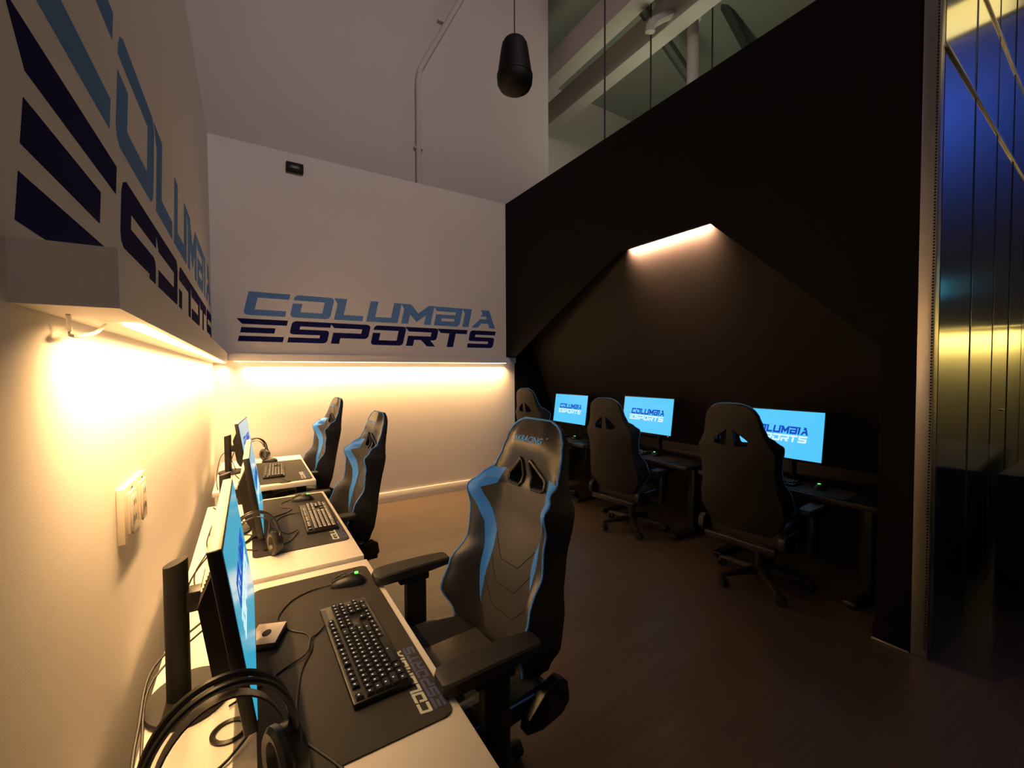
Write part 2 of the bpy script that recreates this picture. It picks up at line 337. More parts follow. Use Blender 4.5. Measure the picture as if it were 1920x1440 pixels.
wp = thing('ceiling_pipe', 'white painted vertical pipe with an elbow branch above the black partition', 'pipe', (5.95, 4.2, 0))
bm = BM(); add_tube(bm, [(0, 0, 3.4), (0, 0, 7.9)], 0.085, 12); obj('riser', bm, PIPEW, wp)
bm = BM(); add_tube(bm, [(0, 0, 7.15), (-0.15, 0, 7.15), (-0.9, -0.02, 6.62), (-0.98, 0, 6.45)], 0.07, 10, 4); obj('branch', bm, PIPEW, wp)
bm = BM(); add_lathe(bm, [(0.10, 0), (0.12, 0.02), (0.12, 0.12), (0.10, 0.14)], 14, Matrix.Translation((0, 0, 7.0))); obj('coupling', bm, PIPEW, wp)
bm = BM(); add_tube(bm, [(5.2, 4.6, 7.25), (7.2, 4.9, 6.7)], 0.09, 8)
tag(obj('brace_bar', bm, RODM), 'dark slanted brace crossing behind the white vertical ceiling pipe', 'brace')
bm = BM(); add_tube(bm, [(7.0, 4.4, 8.0), (8.4, 4.6, 7.6)], 0.09, 8)
tag(obj('brace_bar', bm, RODM), 'dark slanted brace at the top of the photo right of the ceiling pipe', 'brace')
for (x, zb, zt, lb) in ((6.53, 6.2, 7.9, 'thin dark hanger rod just right of the white ceiling pipe'), (5.05, 5.0, 7.9, 'thin dark hanger rod left of the white ceiling pipe'), (4.14, 4.3, 7.9, 'leftmost thin hanger rod behind the black partition')):
    bm = BM(); add_tube(bm, [(x, 4.25, zb), (x, 4.25, zt)], 0.012, 6)
    tag(obj('hanger_rod', bm, RODM), lb, 'rod', 'hanger rods above the partition')
# far right: second light shelf, blue tube and small wall screen that the polished panels mirror
s3 = thing('light_shelf', 'far light shelf with yellow glow mirrored in the polished panels', 'shelf', (8.45, -2.2, 0))
box('board', (-0.14, -2.6, 2.17), (0, 2.95, 2.25), TRIMW, s3, bev=0.003); box('led_strip', (-0.11, -2.55, 2.16), (-0.06, 2.9, 2.1696), LEDY, s3)
bt = thing('blue_tube_light', 'blue tube light high on the far hall wall', 'light', (8.40, -1.2, 4.2))
box('tube', (-0.03, -0.2, -0.02), (0.02, 0.2, 0.02), BLUEE, bt, bev=0.01); box('housing', (0.02, -0.22, -0.03), (0.0499, 0.22, 0.03), BMETAL, bt)
yl = thing('wall_lamp', 'long yellow wall lamp high on the far hall wall mirrored in the top panels', 'lamp', (8.45, -0.9, 6.4))
box('diffuser', (-0.06, -1.5, -0.20), (-0.01, 1.5, 0.20), LEDY, yl, bev=0.01); box('housing', (-0.01, -1.55, -0.24), (0, 1.55, 0.24), BMETAL, yl)
ws = thing('wall_screen', 'small cyan lit screen on the far hall wall', 'screen', (8.44, -0.6, 2.75))
box('bezel', (-0.03, -0.4, -0.14), (0.0099, 0.4, 0.14), BPLASTIC, ws, bev=0.004); box('screen', (-0.033, -0.38, -0.12), (-0.029, 0.38, 0.12), CYANE, ws)

# small black device and pendant speaker
dv = thing('wall_sensor', 'small black box high on the back wall near its top edge', 'sensor', (0.476, YB, 3.845), 0)
box('housing', (-0.085, -0.05, -0.052), (0.085, -0.0005, 0.052), SPKB, dv, bev=0.012); box('lens', (-0.05, -0.054, -0.02), (0.05, -0.049, 0.02), BPLASTIC, dv, bev=0.002)
ps = thing('pendant_speaker', 'black tapered pendant speaker hanging from a thin cable', 'speaker', (1.402, 2.2, 3.30))
bm = BM(); add_lathe(bm, [(0.03, 0.0), (0.065, 0.006), (0.092, 0.024), (0.105, 0.05), (0.107, 0.075), (0.104, 0.10), (0.084, 0.235), (0.077, 0.275), (0.064, 0.298), (0.04, 0.312), (0.012, 0.316)], 32)
obj('body', bm, SPKB, ps)
bm = BM(); add_lathe(bm, [(0.106, 0.085), (0.1085, 0.087), (0.1085, 0.094), (0.106, 0.096)], 32, cap=False); obj('grille_ring', bm, SPKB, ps)
bm = BM(); add_tube(bm, [(0, 0, 0.314), (0, 0, 4.598)], 0.004, 6); obj('cable', bm, CABLE, ps)

# outlet plate on the left wall
op = thing('wall_outlet', 'double ivory outlet plate on the left wall', 'outlet', (XW, 1.62, 1.232))
box('plate', (0, -0.142, -0.074), (0.017, 0.142, 0.074), PLATE, op, bev=0.003)
for y in (-0.066, 0.066):
    bm = BM(); add_box(bm, (0.016, y-0.044, -0.056), (0.022, y+0.044, 0.056), 0.003); fr = obj('insert', bm, PLATE, op)
    bm = BM(); add_box(bm, (0.0215, y-0.030, -0.042), (0.0245, y+0.030, 0.042), 0.002); obj('receptacle', bm, PLATE, fr)
    for zz in (-0.022, 0.022):
        for yy in (-0.010, 0.010):
            bm = BM(); add_box(bm, (0.0243, y+yy-0.002, zz-0.008), (0.0250, y+yy+0.002, zz+0.008)); obj('socket_slot', bm, DARK, fr, smooth=False)
    for zz in (-0.064, 0.064):
        bm = BM(); add_lathe(bm, [(0.005, 0.0), (0.005, 0.0025), (0.003, 0.0035)], 10, Matrix.Translation((0.0168, y, zz)) @ Matrix.Rotation(PI/2, 4, 'Y')); obj('screw', bm, CHROME, op)

# ------------------------------------------------------------------ desks
def make_desk(label, x0, x1, y0, y1, m, side, group, grom=False):
    """side +1: sitter on the +x side of the desk"""
    cx, cy = (x0+x1)/2, (y0+y1)/2; dx, dy = (x1-x0)/2, (y1-y0)/2
    t = thing('gaming_desk', label, 'desk', (cx, cy, 0), 0, group)
    bm = BM(); add_box(bm, (-dx, -dy, 0.693), (dx, dy, 0.73), 0.003); obj('desk_top', bm, m, t)
    for s in (-1, 1):
        yy = s*(dy-0.16)
        bm = BM(); add_box(bm, (-0.05, yy-0.035, 0.045), (0.05, yy+0.035, 0.645), 0.006); lg = obj('leg', bm, BMETAL, t)
        bm = BM(); add_box(bm, (-0.04, yy-0.027, 0.40), (0.04, yy+0.027, 0.68), 0.005); obj('inner_tube', bm, BMETAL, lg)
        bm = BM(); add_box(bm, (-0.32, yy-0.04, 0.012), (0.32, yy+0.04, 0.05), 0.012); obj('foot', bm, BMETAL, t)
        for q in (-0.29, 0.29):
            bm = BM(); add_lathe(bm, [(0.02, 0), (0.022, 0.008), (0.022, 0.014)], 10, Matrix.Translation((q, yy, 0))); obj('levelling_pad', bm, BPLASTIC, t)
    bm = BM(); add_box(bm, (-0.04, -dy+0.13, 0.645), (0.04, dy-0.13, 0.6925), 0.004); obj('crossbeam', bm, BMETAL, t)
    bm = BM(); add_box(bm, (side*dx*0.80-0.03, -dy+0.25, 0.668), (side*dx*0.80+0.03, -dy+0.37, 0.6925), 0.004); obj('height_control', bm, BPLASTIC, t)
    return t
LG = 'white desks along the left wall'; RG = 'black desks in the alcove'
d1 = make_desk('white desk nearest the camera under the left light shelf', -0.243, 0.458, 0.745, 2.045, DESKW, 1, LG)
d2 = make_desk('second white desk from the camera along the left wall', -0.243, 0.458, 2.095, 3.405, DESKW, 1, LG)
d3 = make_desk('white desk farthest from the camera near the back wall', -0.243, 0.458, 3.79, 5.06, DESKW, 1, LG)
make_desk('black desk in the alcove nearest the polished post', 3.37, 4.07, 1.03, 2.30, DESKB, -1, RG)
make_desk('middle black desk in the alcove', 3.37, 4.07, 2.42, 3.70, DESKB, -1, RG)
make_desk('black desk in the alcove nearest the back wall', 3.37, 4.07, 3.82, 5.10, DESKB, -1, RG)
# grommet ring in the near desk
bm = BM()
add_lathe(bm, [(0.030, 0.0), (0.042, 0.0), (0.042, 0.005), (0.036, 0.008), (0.030, 0.005), (0.030, 0.0)], 24, Matrix.Translation((-0.055-0.1075, 1.23-1.395, 0.73)), cap=False)
obj('grommet_ring', bm, BPLASTIC, d1)

# ------------------------------------------------------------------ desk mats
def make_mat(label, x0, x1, y0, y1, group, text, flip=1):
    cx, cy = (x0+x1)/2, (y0+y1)/2; dx, dy = (x1-x0)/2, (y1-y0)/2
    bm = BM(); add_box(bm, (-dx, -dy, 0), (dx, dy, 0.004))
    es = [e for e in bm.edges if abs(e.verts[0].co.z-e.verts[1].co.z) > 0.003]
    bmesh.ops.bevel(bm, geom=es, offset=0.03, segments=6, affect='EDGES', profile=0.5)
    o = tag(obj('desk_mat', bm, MATC), label, 'mat', group); o.location = (cx, cy, 0.7302)
    if flip < 0: o.rotation_euler = (0, 0, PI)
    if text:
        f = lambda a, b, d: Vector((-b, a, 0.004+d))
        a0 = -dy+0.035
        letters_on(o, row('COLUMBIA', a0, a0+0.285, -dx+0.046, -dx+0.078), MWHITE, f, 0.0005, 'printed_lettering', True)
        letters_on(o, row('ESPORTS', a0, a0+0.285, -dx+0.008, -dx+0.040), MBLUE, f, 0.0005, 'printed_lettering', True)
    return o
MG = 'dark desk mats with printed lettering'
make_mat('dark printed desk mat on the white desk nearest the camera', 0.0, 0.436, 0.985, 1.975, MG, True)
make_mat('dark printed desk mat on the second white desk', 0.0, 0.44, 2.33, 3.36, MG, True)
make_mat('dark printed desk mat on the white desk by the back wall', 0.0, 0.44, 3.85, 4.78, MG, True)
make_mat('dark desk mat on the alcove desk nearest the polished post', 3.385, 3.675, 1.22, 2.20, MG, True, -1)
make_mat('dark desk mat on the middle alcove desk', 3.385, 3.675, 2.62, 3.60, MG, True, -1)
make_mat('dark desk mat on the alcove desk nearest the back wall', 3.385, 3.675, 4.02, 5.0, MG, True, -1)

# ------------------------------------------------------------------ monitors (local: screen faces +x, y along width)
MW, MH = 0.68, 0.405
def make_monitor():
    t = thing('monitor', '', 'monitor')
    tilt = Matrix.Translation((0, 0, 0.345)) @ Matrix.Rotation(math.radians(-8), 4, 'Y')   # pivot at screen centre height
    def bx(lo, hi, bev=0.0):
        bm = BM(); add_box(bm, lo, hi, bev, mtx=tilt); return bm
    obj('casing', bx((-0.026, -MW/2, -MH/2), (0.0, MW/2, MH/2), 0.003), BPLASTIC, t)
    bm = BM()
    prof = [(-0.025, -0.17), (-0.025, 0.14), (-0.062, 0.075), (-0.070, 0.06), (-0.070, -0.12), (-0.055, -0.16)]
    add_prism(bm, prof, lambda a, b: tilt @ Vector((a, -0.25, b)), lambda a, b: tilt @ Vector((a, 0.25, b)))
    h = obj('rear_housing', bm, BPLASTIC, t, smooth=False)
    bm = BM()
    for k in range(9):
        q = k/8; x = -0.027-0.033*q; z = 0.139-0.060*q
        add_box(bm, (x-0.0035, -0.22, z-0.001), (x-0.0005, 0.22, z+0.003), mtx=tilt)
    o = obj('vent_rib', bm, TOPLIT, h, smooth=False); o['kind'] = 'stuff'  # ribs coloured pale for the light they catch from above
    obj('top_edge', bx((-0.0262, -MW/2+0.002, MH/2-0.003), (-0.0005, MW/2-0.002, MH/2+0.0006), 0.0005), TOPLIT, t)  # pale strip paints the LED light onto the black casing's top
    sc = obj('screen', bx((0.0, -MW/2+0.010, -MH/2+0.018), (0.0012, MW/2-0.010, MH/2-0.010)), SCREEN, t, smooth=False)
    f = lambda a, b, d: tilt @ Vector((0.0012+d, a, b))
    letters_on(sc, row('COLUMBIA', -0.215, 0.235, 0.008, 0.068), SBLUE, f, 0.0006, 'blue_lettering', True)
    letters_on(sc, row('ESPORTS', -0.235, 0.225, -0.055, -0.001), SWHITE, f, 0.0006, 'white_lettering', True)
    obj('power_button', bx((-0.0005, MW/2-0.05, -MH/2+0.005), (0.001, MW/2-0.035, -MH/2+0.011)), CHROME, t)
    # stand: oval foot, round column, arm and pivot
    bm = BM(); add_lathe(bm, [(0.97, 0), (1, 0.004), (1, 0.010), (0.97, 0.014), (0.0001, 0.016)], 36, Matrix.Translation((-0.128, 0.055, 0)) @ Matrix.Diagonal((0.098, 0.118, 1, 1)))
    ft = obj('foot', bm, BMATTE, t)
    bm = BM()
    pr = [Vector((-0.150+0.027*math.cos(a), 0.055+0.027*math.sin(a), 0)) for a in [2*PI*k/20 for k in range(20)]]
    ring_loft(bm, [[p+Vector((0, 0, 0.012)) for p in pr], [p+Vector((0, 0, 0.395+0.35*(p.x+0.150))) for p in pr]])
    obj('column', bm, BMATTE, t)
    bm = BM(); add_box(bm, (-0.128, 0.029, 0.262), (-0.062, 0.081, 0.318), 0.006); obj('arm', bm, BPLASTIC, t)
    bm = BM(); add_box(bm, (-0.092, 0.0, 0.235), (-0.068, 0.11, 0.345), 0.004, mtx=None); obj('mount_plate', bm, BPLASTIC, t)
    return t
mon0 = make_monitor(); used = []
def place_monitor(label, x, y, rz, dz, group):
    o = mon0 if not used else copy_tree(mon0); used.append(1)
    # lower or raise the head: parts other than foot move
    o.location = (x, y, 0.7302); o.rotation_euler = (0, 0, rz); o['label'] = label; o['group'] = group
    sc = [c for c in o.children if c.name.startswith('screen')][0]
    if group == MGL: sc.material_slots[0].link = 'OBJECT'; sc.material_slots[0].material = SCREENL
    else: sc.material_slots[0].link = 'DATA'
    te = [c for c in o.children if c.name.startswith('top_edge')][0]
    if group == MGR: te.material_slots[0].link = 'OBJECT'; te.material_slots[0].material = BPLASTIC  # alcove tops stay black, without the painted light
    for ch in o.children:
        st = ch.name.split('.')[0]
        if st not in ('foot', 'column'): ch.location.z = dz
        if st == 'column': ch.scale.z = 1+dz*2.2
        if st == 'foot': ch.location.z = 0
    return o
MGL, MGR = 'monitors on the white desks', 'monitors in the alcove'
place_monitor('monitor seen edge-on on the white desk nearest the camera', -0.024, 1.362, 0, -0.018, MGL)
place_monitor('monitor seen edge-on on the second white desk', 0.03, 2.735, math.radians(-1), -0.075, MGL)
place_monitor('monitor seen edge-on on the white desk by the back wall', -0.02, 4.42, math.radians(-5), -0.075, MGL)
place_monitor('lit cyan monitor in the alcove partly hidden by the nearest black chair', 3.66, 1.785, PI, 0.02, MGR)
place_monitor('lit cyan monitor in the alcove at the middle desk', 3.66, 3.12, PI, 0.055, MGR)
place_monitor('smallest lit cyan monitor in the alcove nearest the back wall', 3.66, 4.41, PI, 0.03, MGR)

# ------------------------------------------------------------------ keyboards (local: y along length, +x towards the sitter)
KL, KW = 0.53, 0.158
def key_layout():
    ks = []; u = 0.0233
    rows_ = [
        (0, [1, -1, 1, 1, 1, 1, -.5, 1, 1, 1, 1, -.5, 1, 1, 1, 1, -.25, 1, 1, 1]),
        (1.25, [1]*13+[2, -.25, 1, 1, 1, -.25, 1, 1, 1, 1]),
        (2.25, [1.5]+[1]*12+[1.5, -.25, 1, 1, 1, -.25, 1, 1, 1, 1]),
        (3.25, [1.75]+[1]*11+[2.25, -.25, -3, -.25, 1, 1, 1]),
        (4.25, [2.25]+[1]*10+[2.75, -.25, -1, 1, -1, -.25, 1, 1, 1, 1]),
        (5.25, [1.25, 1.25, 1.25, 6.25, 1.25, 1.25, 1.25, 1.25, -.25, 1, 1, 1, -.25, 2, 1])]
    for r, keys in rows_:
        a = 0.0
        for k in keys:
            if k > 0: ks.append((a+k/2, r+0.5, k))
            a += abs(k)
    return ks, u
def make_keyboard(detail):
    t = thing('keyboard', '', 'keyboard')
    bm = BM(); add_box(bm, (-KW/2, -KL/2, 0), (KW/2, KL/2, 0.018), 0.004); obj('case', bm, BPLASTIC, t)
    bm = BM(); add_box(bm, (-KW/2+0.002, KL/2-0.125, 0.0175), (-KW/2+0.016, KL/2-0.02, 0.019)); obj('top_strip', bm, BEZELTOP, t)
    ks, u = key_layout(); meshes = {}
    L = 22.75
    uy = (KL-0.012)/L; ux = (KW-0.014)/6.35; big = None if detail else BM()
    def keymesh(bm, k, cx=0, cy=0, cz=0):
        hx, hy = ux*0.46, (k*uy-0.0018)/2
        b0 = [(-hx, -hy), (hx, -hy), (hx, hy), (-hx, hy)]; q = 0.72
        rings = [[Vector((cx+x, cy+y, cz)) for x, y in b0], [Vector((cx+x*0.96, cy+y*0.97, cz+0.004)) for x, y in b0],
                 [Vector((cx+x*q, cy+(y-math.copysign(hy-ux*0.36, y) if False else math.copysign(max(hy-ux*0.12, 0.002), y)), cz+0.0095)) for x, y in b0]]
        ring_loft(bm, rings)
    lg = BM()
    for (a, r, k) in ks:
        y = -KL/2+0.006+a*uy; x = -KW/2+0.007+r*ux
        if detail:
            if k not in meshes:
                bm = BM(); keymesh(bm, k); o = obj('key', bm, KEYC, t); meshes[k] = o.data
            else:
                o = bpy.data.objects.new('key', meshes[k]); C.objects.link(o); o.parent = t
            o.location = (x, y, 0.0178)
        else: keymesh(big, k, x, y, 0.0178)
        add_box(lg, (x-ux*0.20, y-0.0022, 0.0271), (x+ux*0.02, y+0.0022, 0.02745))
    o = obj('key_legends', lg, KEYL, t, smooth=False); o['kind'] = 'stuff'
    if not detail:
        o = obj('keys', big, KEYC, t); o['kind'] = 'stuff'
    return t
kb1 = make_keyboard(True); kb2 = make_keyboard(False)
def put(o, label, loc, rz, group=None):
    o['label'] = label; o.location = loc; o.rotation_euler = (0, 0, rz)
    if group: o['group'] = group
    return o
KG = 'black mechanical keyboards'; ZM = 0.7345
put(kb1, 'black keyboard on the desk mat nearest the camera', (0.288, 1.392, ZM), math.radians(1.2), KG)
put(kb2, 'black keyboard on the second white desk', (0.337, 2.775, ZM), math.radians(-1), KG)
put(copy_tree(kb2), 'black keyboard on the white desk by the back wall', (0.18, 4.29, ZM), math.radians(-3), KG)
put(copy_tree(kb2), 'keyboard beside the green lit mouse on the nearest alcove desk', (3.53, 1.83, ZM), PI, KG)
put(copy_tree(kb2), 'keyboard on the middle alcove desk hidden behind the chair', (3.53, 3.27, ZM), PI, KG)
put(copy_tree(kb2), 'keyboard on the alcove desk nearest the back wall', (3.58, 4.64, ZM), PI, KG)

# ------------------------------------------------------------------ mice (local: nose towards -x, sitter at +x)
def make_mouse():
    t = thing('mouse', '', 'mouse')
    bm = BM(); rings = []
    prof = [(-0.066, 0.018, 0.010), (-0.060, 0.026, 0.018), (-0.040, 0.032, 0.029), (-0.012, 0.034, 0.039), (0.015, 0.036, 0.043), (0.040, 0.036, 0.039), (0.058, 0.030, 0.027), (0.068, 0.018, 0.012)]
    for x, hw, h in prof:
        rings.append([Vector((x, hw*math.cos(a)*(1 if math.sin(a) > 0 else .96), max(0.001, h*math.sin(a)))) for a in [PI*k/12 for k in range(13)]])
    ring_loft(bm, rings); obj('shell', bm, BPLASTIC, t, ang=60)
    for s in (-1, 1):
        bm = BM(); add_tube(bm, [(-0.062, s*0.009, 0.020), (-0.035, s*0.012, 0.0335), (-0.005, s*0.013, 0.0418)], 0.0028, 6, 3); obj('button_edge', bm, BMATTE, t)
    bm = BM(); add_lathe(bm, [(0.010, -0.004), (0.012, -0.003), (0.012, 0.003), (0.010, 0.004)], 16, Matrix.Translation((-0.036, 0, 0.028)) @ Matrix.Rotation(PI/2, 4, 'X')); obj('wheel', bm, BMATTE, t)
    bm = BM(); add_box(bm, (0.026, -0.009, 0.0395), (0.040, 0.009, 0.0432), 0.002); obj('indicator_light', bm, GREEN, t)
    return t
m0 = make_mouse(); MSG = 'black gaming mice'
put(m0, 'black mouse with green light on the near desk mat', (0.335, 1.835, ZM), math.radians(-12), MSG)
put(copy_tree(m0), 'black mouse on the second white desk', (0.30, 3.22, ZM), math.radians(-10), MSG)
put(copy_tree(m0), 'black mouse on the white desk by the back wall', (0.165, 4.80, ZM), math.radians(-10), MSG)
put(copy_tree(m0), 'mouse with a bright green light on the nearest alcove desk', (3.575, 1.43, ZM), PI, MSG)
put(copy_tree(m0), 'mouse on the middle alcove desk', (3.58, 2.92, ZM), PI, MSG)
put(copy_tree(m0), 'mouse on the alcove desk nearest the back wall', (3.60, 4.20, ZM), PI, MSG)

# ------------------------------------------------------------------ headsets (local: arc in the y-z plane, standing on its ear cups)
def make_headset():
    t = thing('headset', '', 'headset')
    def arc(dx, r, h0, top):
        pts = []
        for k in range(19):
            a = PI*k/18; pts.append((dx, r*math.cos(a), h0+(top-h0)*math.sin(a)**0.8))
        return pts
    for dx in (-0.014, 0.014):
        bm = BM(); add_tube(bm, arc(dx, 0.112, 0.085, 0.235), 0.0060, 8, 2); obj('headband_rail', bm, BMETAL, t)
    bm = BM(); rings = []
    for k in range(17):
        a = PI*(0.12+0.76*k/16); y = 0.096*math.cos(a); z = 0.09+0.120*math.sin(a)
        n = Vector((0, math.cos(a), math.sin(a))); c = Vector((0, y, z))
        rings.append([c+Vector((-0.011, 0, 0)), c+Vector((0.011, 0, 0)), c+Vector((0.011, 0, 0))+n*0.003, c+Vector((-0.011, 0, 0))+n*0.003])
    ring_loft(bm, rings); obj('inner_band', bm, LEATHER, t)
    for s in (-1, 1):
        M_ = Matrix.Translation((0, s*0.098, 0.060)) @ Matrix.Rotation(s*PI/2, 4, 'X') @ Matrix.Rotation(s*0.12, 4, 'Y')
        bm = BM(); add_lathe(bm, [(0.022, -0.030), (0.044, -0.024), (0.052, -0.010), (0.053, 0.004)], 28, M_); cup = obj('ear_cup', bm, BPLASTIC, t)
        bm = BM(); add_lathe(bm, [(0.053, 0.004), (0.058, 0.010), (0.058, 0.020), (0.050, 0.027), (0.036, 0.024), (0.030, 0.010)], 28, M_); obj('ear_cushion', bm, LEATHER, cup)
        bm = BM(); add_tube(bm, [(-0.036, s*0.108, 0.075), (-0.024, s*0.114, 0.105), (0, s*0.115, 0.118), (0.024, s*0.114, 0.105), (0.036, s*0.108, 0.075)], 0.0045, 8, 4); obj('yoke', bm, BMETAL, cup)
        bm = BM(); add_box(bm, (-0.005, s*0.1115-0.003, 0.088), (0.005, s*0.1115+0.009, 0.100)); obj('slider_pin', bm, CHROME, cup)
    bm = BM(); add_tube(bm, [(-0.03, -0.105, 0.045), (-0.06, -0.10, 0.03), (-0.10, -0.06, 0.026)], 0.004, 8, 5); obj('mic_boom', bm, BMATTE, t)
    return t
h0 = make_headset(); HG = 'black headsets left on the white desks'
put(h0, 'black headset with twin rail band in the near left corner', (-0.055, 0.965, 0.7343), math.radians(-80), HG); h0.scale = (1.12, 1.12, 1.22)
put(copy_tree(h0), 'black headset beside the monitor on the second white desk', (0.012, 2.31, 0.7343), math.radians(-80), HG).scale = (0.88, 0.88, 0.95)
put(copy_tree(h0), 'black headset mostly behind the monitor on the back desk', (0.045, 4.86, 0.7343), math.radians(-60), HG).scale = (1, 1, 1)

# small hub box peeking out behind the near monitor
hb = thing('cable_hub', 'flat black box with a pale top beside the near monitor', 'hub', (0.035, 1.585, 0.7345), math.radians(-20))
box('body', (-0.045, -0.06, 0), (0.045, 0.06, 0.022), BPLASTIC, hb, bev=0.004)
box('top_plate', (-0.043, -0.058, 0.0219), (0.043, 0.058, 0.0245), PLATE, hb, bev=0.001)
bm = BM(); add_lathe(bm, [(0.0001, 0.0), (0.013, 0.0), (0.013, 0.0008)], 20, Matrix.Translation((0.0, 0.0, 0.0246)) @ Matrix.Diagonal((1, 1.5, 1, 1))); obj('port_hole', bm, DARK, hb)

# ------------------------------------------------------------------ cables
def cable(label, pts, r=0.003, m=None, n=6):
    bm = BM(); add_tube(bm, pts, r, 6, n)
    return tag(obj('cable', bm, m or CABLE), label, 'cable')
z = 0.7372
cable('thin mouse cable looping across the near desk mat', [(0.27, 1.845, z+.006), (0.20, 1.85, z), (0.12, 1.80, z), (0.07, 1.69, z), (0.105, 1.60, z), (0.15, 1.545, z), (0.155, 1.46, z), (0.115, 1.36, z), (0.09, 1.22, z), (0.08, 1.10, z)])
cable('keyboard cable curving left from the near keyboard', [(0.209, 1.56, z+.006), (0.18, 1.53, z), (0.155, 1.50, z+.006), (0.135, 1.43, z+.006), (0.075, 1.40, z), (0.02, 1.36, z), (-0.06, 1.32, z-.002)])
cable('headset cable running across the near desk mat to the front', [(0.09, 1.10, z+.002), (0.12, 1.05, z), (0.16, 0.97, z), (0.19, 0.88, z-.003), (0.20, 0.80, z-.003)], 0.0035)
cable('mouse cable on the second white desk', [(0.23, 3.24, z+.006), (0.17, 3.20, z), (0.17, 3.10, z), (0.22, 3.06, z), (0.19, 2.98, z), (0.10, 2.9, z), (0.08, 2.7, z), (0.06, 2.5, z)])
cable('keyboard cable looping on the second white desk', [(0.257, 2.92, z+.006), (0.20, 2.93, z), (0.13, 2.86, z), (0.12, 2.70, z), (0.17, 2.58, z), (0.22, 2.60, z+.004), (0.16, 2.45, z), (0.05, 2.40, z)])
cable('loose cable hanging over the edge of the back desk mat', [(0.085, 4.40, z+.002), (0.09, 4.2, z), (0.12, 4.08, z), (0.20, 4.02, z), (0.24, 3.90, z), (0.28, 3.84, z-.003), (0.22, 3.815, z-.003), (0.17, 3.86, z)])
cable('cable along the wall edge of the second white desk', [(-0.20, 2.12, z-.003), (-0.215, 2.3, z-.003), (-0.185, 2.5, z+.01), (-0.20, 2.7, z-.003), (-0.19, 2.95, z+.005), (-0.17, 3.2, z-.003), (-0.21, 3.36, z-.003)])
cable('cable looping up behind the back monitor stand', [(-0.21, 3.86, z-.003), (-0.225, 4.0, z+.06), (-0.21, 4.2, z+.17), (-0.18, 4.36, z+.19), (-0.135, 4.40, z+.11), (-0.11, 4.5, z+.01)])
cable('cable bundle around the near monitor foot', [(-0.12, 1.50, z+.16), (-0.226, 1.43, z+.10), (-0.236, 1.30, z+.04), (-0.225, 1.17, z), (-0.16, 1.10, z), (-0.07, 1.12, z), (0.0, 1.2, z+.01)], 0.0035)
cable('second cable of the bundle around the near monitor foot', [(-0.10, 1.52, z+.14), (-0.224, 1.41, z+.08), (-0.226, 1.27, z+.02), (-0.20, 1.15, z), (-0.13, 1.06, z), (-0.05, 1.08, z)], 0.003)
cable('cable hanging between near monitor and wall', [(-0.06, 1.72, z+.30), (-0.13, 1.86, z+.22), (-0.20, 1.92, z+.10), (-0.21, 1.80, z+.003), (-0.205, 1.65, z+.001), (-0.17, 1.60, z+.001)], 0.003)
for i, (lb, pts) in enumerate((('cable behind the second monitor running to the mat', [(-0.10, 2.85, z+.2), (-0.12, 2.65, z+.06), (-0.05, 2.55, z), (0.02, 2.62, z), (0.09, 2.50, z)]),
                               ('cable coil under the second monitor', [(-0.05, 2.95, z), (0.01, 2.80, z+.01), (-0.06, 2.72, z), (0.0, 2.62, z+.01), (-0.05, 2.50, z), (0.02, 2.42, z)]),
                               ('power cable behind the back monitor', [(-0.10, 4.55, z+.22), (-0.14, 4.3, z+.10), (-0.08, 4.15, z), (0.0, 4.1, z), (0.06, 4.2, z)]))):
    cable(lb, pts, 0.0038)
cable('pale looped cable hanging under the back alcove desk', [(3.60, 4.02, 0.683), (3.60, 4.03, 0.52), (3.60, 4.11, 0.37), (3.61, 4.22, 0.34), (3.62, 4.30, 0.44), (3.62, 4.32, 0.683)], 0.008, BEZELTOP)

# ------------------------------------------------------------------ racing style chairs (local: +x forward, z up)
def lerp_tab(tab, v):
    for (a, x), (b_, y) in zip(tab, tab[1:]):
        if v <= b_:
            t = (v-a)/(b_-a) if b_ > a else 0; t = max(0, min(1, t)); t = t*t*(3-2*t)
            return x+(y-x)*t
    return tab[-1][1]
HB = 0.93; REC = math.radians(11.5)
UPV = Vector((-math.sin(REC), 0, math.cos(REC))); FWV = Vector((math.cos(REC), 0, math.sin(REC))); B0 = Vector((-0.235, 0, 0.500))
WT = [(0, .20), (.06, .245), (.16, .285), (.26, .282), (.38, .258), (.5, .252), (.60, .262), (.66, .262), (.715, .228), (.77, .205), (.84, .192), (.91, .178), (.955, .158), (.985, .124), (1.0, .085)]
BH = [(0, .03), (.06, .09), (.16, .150), (.28, .130), (.42, .075), (.55, .085), (.64, .115), (.70, .075), (.76, .02), (.84, .004), (.92, -.004), (1, -.012)]
def sstep(a, b_, x):
    t = max(0, min(1, (x-a)/(b_-a))); return t*t*(3-2*t)
def dfront(s, v):
    a = abs(s)
    mid = 0.030*math.sin(PI*min(1, v/0.55))*(1-a*a)+0.030*math.exp(-((v-0.88)/0.09)**2)*(1-sstep(.45, .95, a))
    mid -= 0.012*math.exp(-((v-0.745)/0.03)**2)*(1-a)
    return mid+lerp_tab(BH, v)*sstep(.50, .97, a)
def dback(s, v):
    return -0.035-0.055*(1-s*s)*math.sin(PI*min(1, 0.12+v*0.83))
def PB(s, v, d): return B0+UPV*(v*HB)+FWV*d+Vector((0, s*lerp_tab(WT, v), 0))
ACC = [(1.02, .645), (1.02, .745), (.68, .755), (.66, .675), (.80, .645), (.62, .52), (.52, .46), (.50, .40), (.56, .13), (.66, .38), (.74, .49)]
HOLE = [(.11, .825), (.54, .745), (.50, .700), (.13, .695)]
